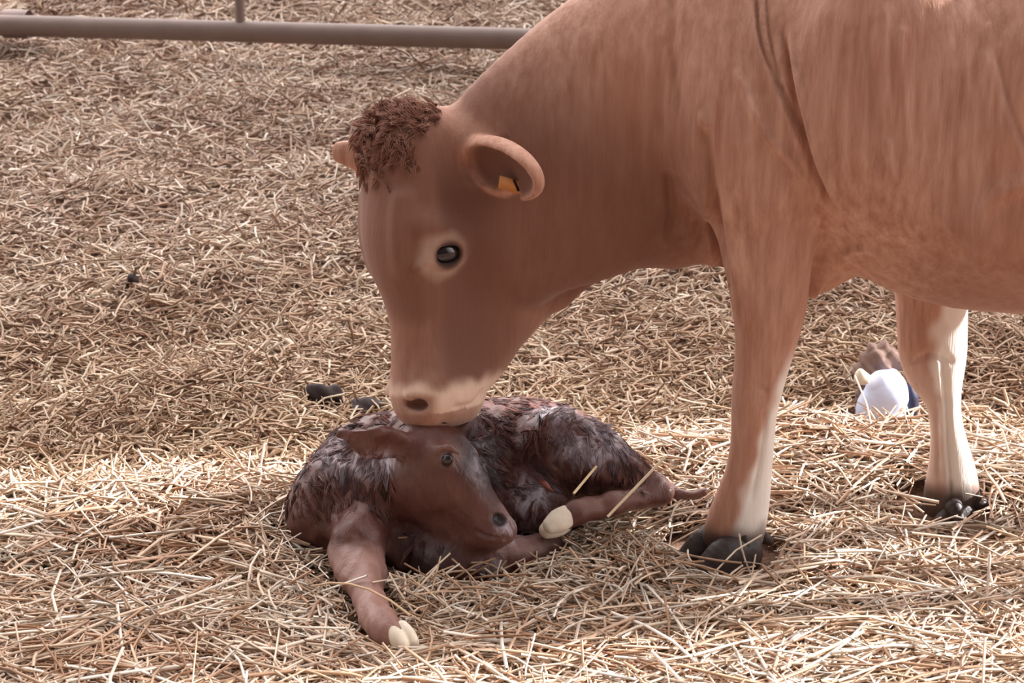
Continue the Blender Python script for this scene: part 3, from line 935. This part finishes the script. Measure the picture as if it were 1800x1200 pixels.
    for s_ in (1, -1):
        p = C(786, 808, s_ * .0615)
        f2 = Field(p - .03, p + .03, .002)
        f2.ell(p, (.0135, .0115, .008), [cf, ca, cl], k=.002)
        v, q = f2.mesh(2)
        mesh_obj('eye', v, q, M_EYE, calf)
    def soft_hoof(c, toe, side, sc, lab):
        toe = nrm(toe); side = nrm(side)
        f2 = Field(c - .08, c + .08, .003)
        for k in (-1, 1):
            o = c + side * k * .0115 * sc
            f2.sweep([o - toe * .02 * sc, o, o + toe * .020 * sc], [.021 * sc, .022 * sc, .015 * sc], [.015 * sc, .0155 * sc, .011 * sc], np.cross(toe, side), k=.004)
        v, q = f2.mesh(2)
        tag(mesh_obj('hoof', v, q, M_PALEHOOF, calf), lab)
    soft_hoof(Pz(707, 1121, .032), (.55, -.6, -.35), (.75, .5, 0), .98, 'pale cream hoof of the stretched foreleg')
    soft_hoof(P(978, 920, -.035), (-.80, -.45, -.30), (.25, -.55, .65), 1.1, 'white hoof of the folded hind leg')
    ns = [surf(fld, *q)[0] + np.array([0, -.001, 0]) for q in ((938, 832), (955, 848), (972, 862))]
    f2 = Field(ns[1] - .07, ns[1] + .07, .003)
    f2.sweep(ns, [.004, .008, .004], [.004, .006, .004], U, k=.01)
    v, q = f2.mesh(2)
    m = plain('raw_pink_skin', (172, 98, 90), 0.3, 0.5, .3)
    tag(mesh_obj('navel', v, q, m, calf), 'raw pink navel')
    return fld
calf_field = build_calf()

# ------------------------------------------------------------------ straw
def inside(V):
    return np.minimum(cow_field.sample(V), calf_field.sample(V))

def straw_mesh(name, cx, cy, length, width, azi, tilt, lift, bend, tint, mat, reject=True, cz=None):
    n = len(cx)
    ts = np.array([0, .33, .66, 1.0])
    d = np.stack([np.cos(azi) * np.cos(tilt), np.sin(azi) * np.cos(tilt), np.sin(tilt)], -1)
    side = np.stack([-np.sin(azi), np.cos(azi), np.zeros(n)], -1)
    up = np.cross(d, side)
    up *= np.sign(up[:, 2:3] + 1e-9)
    z0 = (ground(cx, cy) if cz is None else cz) + lift
    c = np.stack([cx, cy, z0], -1)
    pts = c[:, None] + d[:, None] * ((ts - .5) * length[:, None])[..., None] + side[:, None] * (bend[:, 0:1] * (ts - .5) ** 2 * 4 * length[:, None])[..., None] + up[:, None] * (-np.abs(bend[:, 1:2]) * (ts - .5) ** 2 * 4 * length[:, None])[..., None]
    if cz is None:
        g = ground(pts[..., 0], pts[..., 1])
        pts[..., 2] = np.maximum(pts[..., 2], g - .006 + width[:, None] * .5)
    if reject:
        ok = (inside(pts) > .004).all(1) & (inside((pts[:, :-1] + pts[:, 1:]) / 2) > .004).all(1)
        for hc in HOOVES[:2]:
            e = (pts - hc) / np.array([.12, .12, .075])
            ok &= ((e ** 2).sum(-1) > 1).all(1)
        pts, side, up, width, tint = pts[ok], side[ok], up[ok], width[ok], tint[ok]
        n = len(pts)
    roll = rng.uniform(0, 6.28, n)
    V = np.empty((n, 4, 3, 3), np.float32)
    for e in range(3):
        a = roll + e * 2.094
        o = side * (np.cos(a) * width * .5)[:, None] + up * (np.sin(a) * width * .5)[:, None]
        V[:, :, e] = pts + o[:, None]
    base = (np.arange(n) * 12)[:, None]
    q = []
    for j in range(3):
        for e in range(3):
            q.append([j * 3 + e, j * 3 + (e + 1) % 3, j * 3 + 3 + (e + 1) % 3, j * 3 + 3 + e])
    Q = (base[:, :, None] + np.array(q)[None]).reshape(-1, 4)
    T = np.repeat(tint, 12, axis=0)
    return mesh_obj(name, V.reshape(-1, 3), Q, mat, attrs={'tint': T}, smooth_shade=False)

def palette(n, cols, jitter=.18):
    c = np.array([lin(*x) for x in cols])
    w = rng.integers(0, len(c), n)
    return np.clip(c[w] * rng.uniform(1 - jitter, 1 + jitter, (n, 1)), 0, 1)

FRESH = [(230, 212, 192), (216, 190, 164), (240, 228, 214), (202, 168, 140), (184, 146, 118), (226, 204, 182)]
OLD = [(216, 194, 174), (198, 172, 150), (228, 208, 190), (186, 154, 132), (164, 134, 114), (238, 224, 208), (208, 184, 160)]

def fresh_bed():
    n = 36000
    x = rng.uniform(-1.5, 1.75, n); y = rng.uniform(-.75, .75, n)
    s = bed_s(x, y)
    keep = rng.random(n) < smooth(-.13, .0, s)
    x, y = x[keep], y[keep]; n = len(x)
    L = rng.uniform(.05, .20, n); L[rng.random(n) < .12] *= 1.5
    w = rng.uniform(.0030, .0066, n)
    az = rng.normal(0, 1.0, n) + rng.choice([0, math.pi], n) + .4 * np.sin(3 * x + 2 * y)
    tl = rng.normal(0, .16, n); up = rng.random(n) < .05; tl[up] = rng.uniform(.3, .8, up.sum())
    lf = rng.uniform(0, .028, n)
    bd = rng.normal(0, .07, (n, 2))
    tint = palette(n, FRESH)
    brown_shade = np.zeros(n)
    for (cx, cy, rx, ry) in ((-.62, .02, .34, .17), (.22, -.05, .20, .10), (.62, -.12, .16, .07), (.75, -.32, .22, .06), (.62, .50, .25, .05), (-.75, -.45, .3, .1), (.1, -.45, .3, .06)):  # browner straw, with shade beside calf and hoof painted in
        brown_shade = np.maximum(brown_shade, np.exp(-((x - cx) / rx) ** 2 - ((y - cy) / ry) ** 2))
    brown_shade = np.clip(brown_shade + .25 * np.sin(7 * x + 3 * np.sin(5 * y)) * np.sin(11 * y + 2), 0, 1)
    brown_shade = (brown_shade * rng.uniform(.4, 1.1, n))[:, None].clip(0, 1)
    tint = tint * (1 - .8 * brown_shade) + .8 * brown_shade * palette(n, [(176, 126, 88), (150, 102, 70), (190, 146, 106)])
    o = straw_mesh('fresh_straw_bedding', x, y, L, w, az, tl, lf, bd, tint, M_STRAW)
    tag(o, 'pale loose fresh straw spread under the calf and the cow', 'straw', kind='stuff')
def old_bed():
    n = 90000
    u = rng.random(n)
    y = .15 + 9.5 * u ** 1.6
    half = .34 * (y + 3.9) + .25
    x = rng.uniform(-1, 1, n) * half
    s = bed_s(x, y)
    keep = (s < .05) & (x < 3.0)
    x, y = x[keep], y[keep]; n = len(x)
    k = 1 + .10 * np.maximum(y - .8, 0)
    L = rng.uniform(.04, .14, n) * k
    w = rng.uniform(.0035, .0085, n) * k
    az = rng.uniform(0, 6.28, n)
    tl = rng.normal(0, .28, n); up = rng.random(n) < .18; tl[up] = rng.uniform(.4, 1.1, up.sum())
    lf = rng.uniform(-.004, .022, n)
    bd = rng.normal(0, .18, (n, 2))
    tint = palette(n, OLD)
    blot = .5 + .5 * np.sin(3.1 * x + 1.7 * np.sin(2.3 * y)) * np.sin(4.3 * y + 1.1 * np.sin(3.7 * x) + .6)
    blot = np.clip(blot + rng.normal(0, .2, n), 0, 1)[:, None]
    tint = tint * (1 - .35 * blot ** 2 * np.array([.8, 1.0, 1.1])) * (1 - smooth(3.0, .6, y)[:, None] * np.array([.02, .06, .16]))
    o = straw_mesh('trampled_straw_bedding', x, y, L, w, az, tl, lf, bd, tint, M_OLD)
    tag(o, 'browner trampled straw covering the barn floor behind the animals', 'straw', kind='stuff')
def long_stalks():
    n = 1500
    x = rng.uniform(-1.3, 1.5, n); y = rng.uniform(-.62, .5, n)
    k = bed_s(x, y) > .02
    x, y = x[k], y[k]; n = len(x)
    o = straw_mesh('long_straw_stalks', x, y, rng.uniform(.14, .34, n), rng.uniform(.0045, .0080, n), rng.normal(0, .9, n) + rng.choice([0, math.pi], n), rng.normal(0, .10, n), rng.uniform(.018, .036, n), rng.normal(0, .06, (n, 2)), palette(n, FRESH), M_STRAW)
    tag(o, 'longer pale stalks lying loose on top of the fresh straw', 'straw', kind='stuff')
def loose_pile():
    n = 900
    x = np.concatenate([rng.normal(.20, .11, n), rng.normal(-.10, .16, n // 2), rng.normal(-.42, .06, n // 3)])
    y = np.concatenate([rng.normal(-.06, .05, n), rng.normal(-.20, .05, n // 2), rng.normal(.02, .12, n // 3)])
    n = len(x)
    o = straw_mesh('straw_heap', x, y, rng.uniform(.05, .17, n), rng.uniform(.003, .006, n), rng.uniform(0, 6.28, n), rng.normal(0, .35, n), rng.uniform(.01, .06, n), rng.normal(0, .07, (n, 2)), palette(n, FRESH), M_STRAW)
    tag(o, 'loose tufts of pale straw heaped against the legs of the calf', 'straw', kind='stuff')
fresh_bed()
old_bed()
long_stalks()
loose_pile()

def stalk(p, q, w, rgb, label, sag=.0):
    p, q = np.asarray(p), np.asarray(q)
    ts = np.linspace(0, 1, 6)
    d = nrm(q - p); s1 = nrm(np.cross(d, (0, 0, 1))); s2 = np.cross(d, s1)
    V, Q = [], []
    for t in ts:
        c = p + (q - p) * t + np.array([0, 0, sag * 4 * t * (1 - t)])
        for e in range(5):
            a = e * 2 * math.pi / 5
            V.append(c + (s1 * math.cos(a) + s2 * math.sin(a)) * w * .5)
    for j in range(5):
        for e in range(5):
            Q.append([j * 5 + e, j * 5 + (e + 1) % 5, j * 5 + 5 + (e + 1) % 5, j * 5 + 5 + e])
    V = np.array(V)
    b = (p + q) / 2
    o = mesh_obj('straw_stalk', V, np.array(Q), M_STRAW, base=b, attrs={'tint': np.tile(np.array(lin(*rgb)), (len(V), 1))})
    tag(o, label, 'straw', 'single long straw stalks')
stalk(Pz(548, 1030, .06), Pz(722, 1082, .085), .005, (206, 172, 136), 'long thin straw stalk lying across the stretched foreleg of the calf', .03)
stalk(P(1008, 868, -.05), P(1048, 820, .03), .006, (226, 200, 160), 'pale straw stalk leaning against the belly of the calf')
stalk(P(1068, 908, -.07), P(1170, 802, .0), .006, (232, 210, 176), 'pale straw stalk crossing the hind leg of the calf at an angle')
stalk(Pz(700, 945, .09), Pz(815, 940, .10), .005, (196, 150, 116), 'thin brown straw stalk lying level under the chin of the calf')

# ------------------------------------------------------------------ gate behind
def tube(p, q, r, n=16, rings=2):
    p, q = np.asarray(p, float), np.asarray(q, float)
    d = nrm(q - p); a = (0, 0, 1) if abs(d[2]) < .9 else (1, 0, 0)
    s1 = nrm(np.cross(d, a)); s2 = np.cross(d, s1)
    V, Q = [], []
    for t in np.linspace(0, 1, rings):
        for e in range(n):
            V.append(p + (q - p) * t + (s1 * math.cos(2 * math.pi * e / n) + s2 * math.sin(2 * math.pi * e / n)) * r)
    for j in range(rings - 1):
        for e in range(n):
            Q.append([j * n + e, j * n + (e + 1) % n, (j + 1) * n + (e + 1) % n, (j + 1) * n + e])
    return np.array(V), np.array(Q)
def build_gate():
    z = .16
    p0 = Pz(-160, 40, z); p1 = Pz(895, 68, z)
    d = nrm(p1 - p0)
    end = p1 + d * 3.2
    base = np.array([p0[0], p0[1], 0.0])
    g = thing('barn_gate', 'grey tubular steel barrier with a low rail across the straw behind the cow', 'gate', base)
    r = 17.5 * np.linalg.norm(p0 - CAM) / F_PX
    v, q = tube(p0, end, r, 20)
    tag(mesh_obj('rail', v, q, M_PIPE, g), 'low horizontal grey rail')
    up = np.array([0, 0, 1.1])
    v, q = tube(p0 + up, end + up, r * .8, 16)
    mesh_obj('rail', v, q, M_PIPE, g)
    pv = Pz(432, 50, z)
    step = 1.62
    k0 = np.dot(pv - p0, d)
    for k in (k0 - step, k0, k0 + step, k0 + 2 * step, k0 + 3 * step):
        if -0.01 < k < np.linalg.norm(end - p0):
            c = p0 + d * k
            v, q = tube(c, c + up, r * .45, 14)
            mesh_obj('upright', v, q, M_PIPE, g)
    for c in (p0, end):
        v, q = tube(np.array([c[0], c[1], -.1]), c + up * 1.05, r * 1.3, 16)
        mesh_obj('post', v, q, M_PIPE, g)
    c = Pz(30, 42, z)
    v, q = tube(c - d * .06, c + d * .06, r * 1.35, 18)
    mesh_obj('clamp', v, q, M_PIPE, g)
build_gate()

# ------------------------------------------------------------------ plastic bag and dung behind
def build_bag():
    n = NT('bluish_white_plastic')
    f = n.noise(14, n.coords(), 3)
    m = n.set(n.mix(f, lin(180, 196, 232), lin(214, 224, 246)), .35, .5, Subsurface_Weight=0.1)
    Yb = .80
    c = P(1548, 700, Yb)
    base = np.array([c[0], c[1], ground(c[0], c[1])])
    bag = thing('plastic_bag', 'crumpled bluish white plastic bag half sunk in straw between the front legs of the cow', 'bag', base)
    fb = Field(c - .16, c + .16, .004)
    s = 3600 / 4.72
    fb.sweep([P(1550, 775, Yb), P(1550, 720, Yb), P(1554, 686, Yb), P(1560, 676, Yb)], [.060, .058, .048, .036], [.05, .05, .04, .03], (1, 0, 0), k=.01)
    fb.sweep([P(1578, 700, Yb - .02), P(1573, 662, Yb), P(1570, 650, Yb)], [.026, .014, .004], [.024, .014, .006], (1, 0, 0), k=.02)
    v, q = fb.mesh(2)
    N = vnormals(v, q)
    dd = .006 * np.abs(np.sin(v[:, 0] * 38 + v[:, 2] * 14 + 1.0)) + .003 * np.abs(np.sin(v[:, 0] * 24 - v[:, 2] * 45)) - .004
    mesh_obj('sack', v + N * dd[:, None], q, m, bag)
    fb = Field(c - .2, c + .2, .004)
    fb.sweep([P(1532, 690, Yb + .06), P(1538, 645, Yb + .07), P(1552, 620, Yb + .08)], [.034, .046, .03], [.03, .04, .03], (1, 0, 0), k=.02)
    fb.ell(P(1570, 640, Yb + .09), (.035, .03, .03), k=.03)
    v, q = fb.mesh(2)
    N = vnormals(v, q)
    dd = .008 * np.abs(np.sin(v[:, 0] * 60 + 3 * np.sin(v[:, 2] * 50))) * np.sin(v[:, 2] * 95 + v[:, 0] * 40) + .004 * np.sin(v[:, 0] * 150 + v[:, 2] * 120)
    tag(mesh_obj('crumpled_top', v + N * dd[:, None], q, plain('muddy_brown_paper', (124, 102, 93), .8, .2, .45, 45, .8), bag), 'muddy brown crumpled top')
    fb = Field(c - .2, c + .2, .004)
    fb.ell(P(1517, 665, Yb - .03), (.02, .018, .015), k=.01)
    fb.ell(P(1512, 660, Yb - .03), (.012, .014, .018), k=.01)
    v, q = fb.mesh(2)
    tag(mesh_obj('knot', v, q, plain('dull_cream_plastic', (206, 198, 180), .5, .4), bag), 'dull cream twisted knot')
    fb = Field(c - .2, c + .2, .004)
    fb.sweep([P(1600, 700, Yb + .03), P(1604, 730, Yb + .03)], [.02, .016], [.02, .02], (1, 0, 0), k=.01)
    fb.ell(P(1598, 690, Yb + .03), (.016, .02, .024), k=.01)
    v, q = fb.mesh(2)
    tag(mesh_obj('navy_fold', v, q, plain('navy_plastic', (40, 42, 66), .5, .4), bag), 'dark navy fold')
build_bag()

def dung(px, py, rx, rz, label):
    p = Pz(px, py, .02)
    f2 = Field(p - .12, p + .12, .004)
    for i in range(5):
        f2.ell(p + rng.normal(0, 1, 3) * [rx * .45, rx * .3, .006], np.array([rx * .55, rx * .5, rz]) * rng.uniform(.7, 1.1), k=.01)
    v, q = f2.mesh(2)
    N = vnormals(v, q)
    v = v + N * (.003 * np.sin(v[:, 0] * 90) * np.sin(v[:, 1] * 80 + 1) + .002 * np.sin(v[:, 2] * 160 + v[:, 0] * 120))[:, None]
    o = mesh_obj('dung_clod', v, q, M_DUNG, base=p)
    tag(o, label, 'dung', 'dung clods in the straw')
dung(568, 698, .045, .03, 'dark clod of dung on the straw left of the cow muzzle')
dung(648, 712, .05, .012, 'dark flat clod of dung just behind the ear of the calf')
dung(236, 492, .022, .018, 'small dark clod of dung alone on the straw far behind the calf')
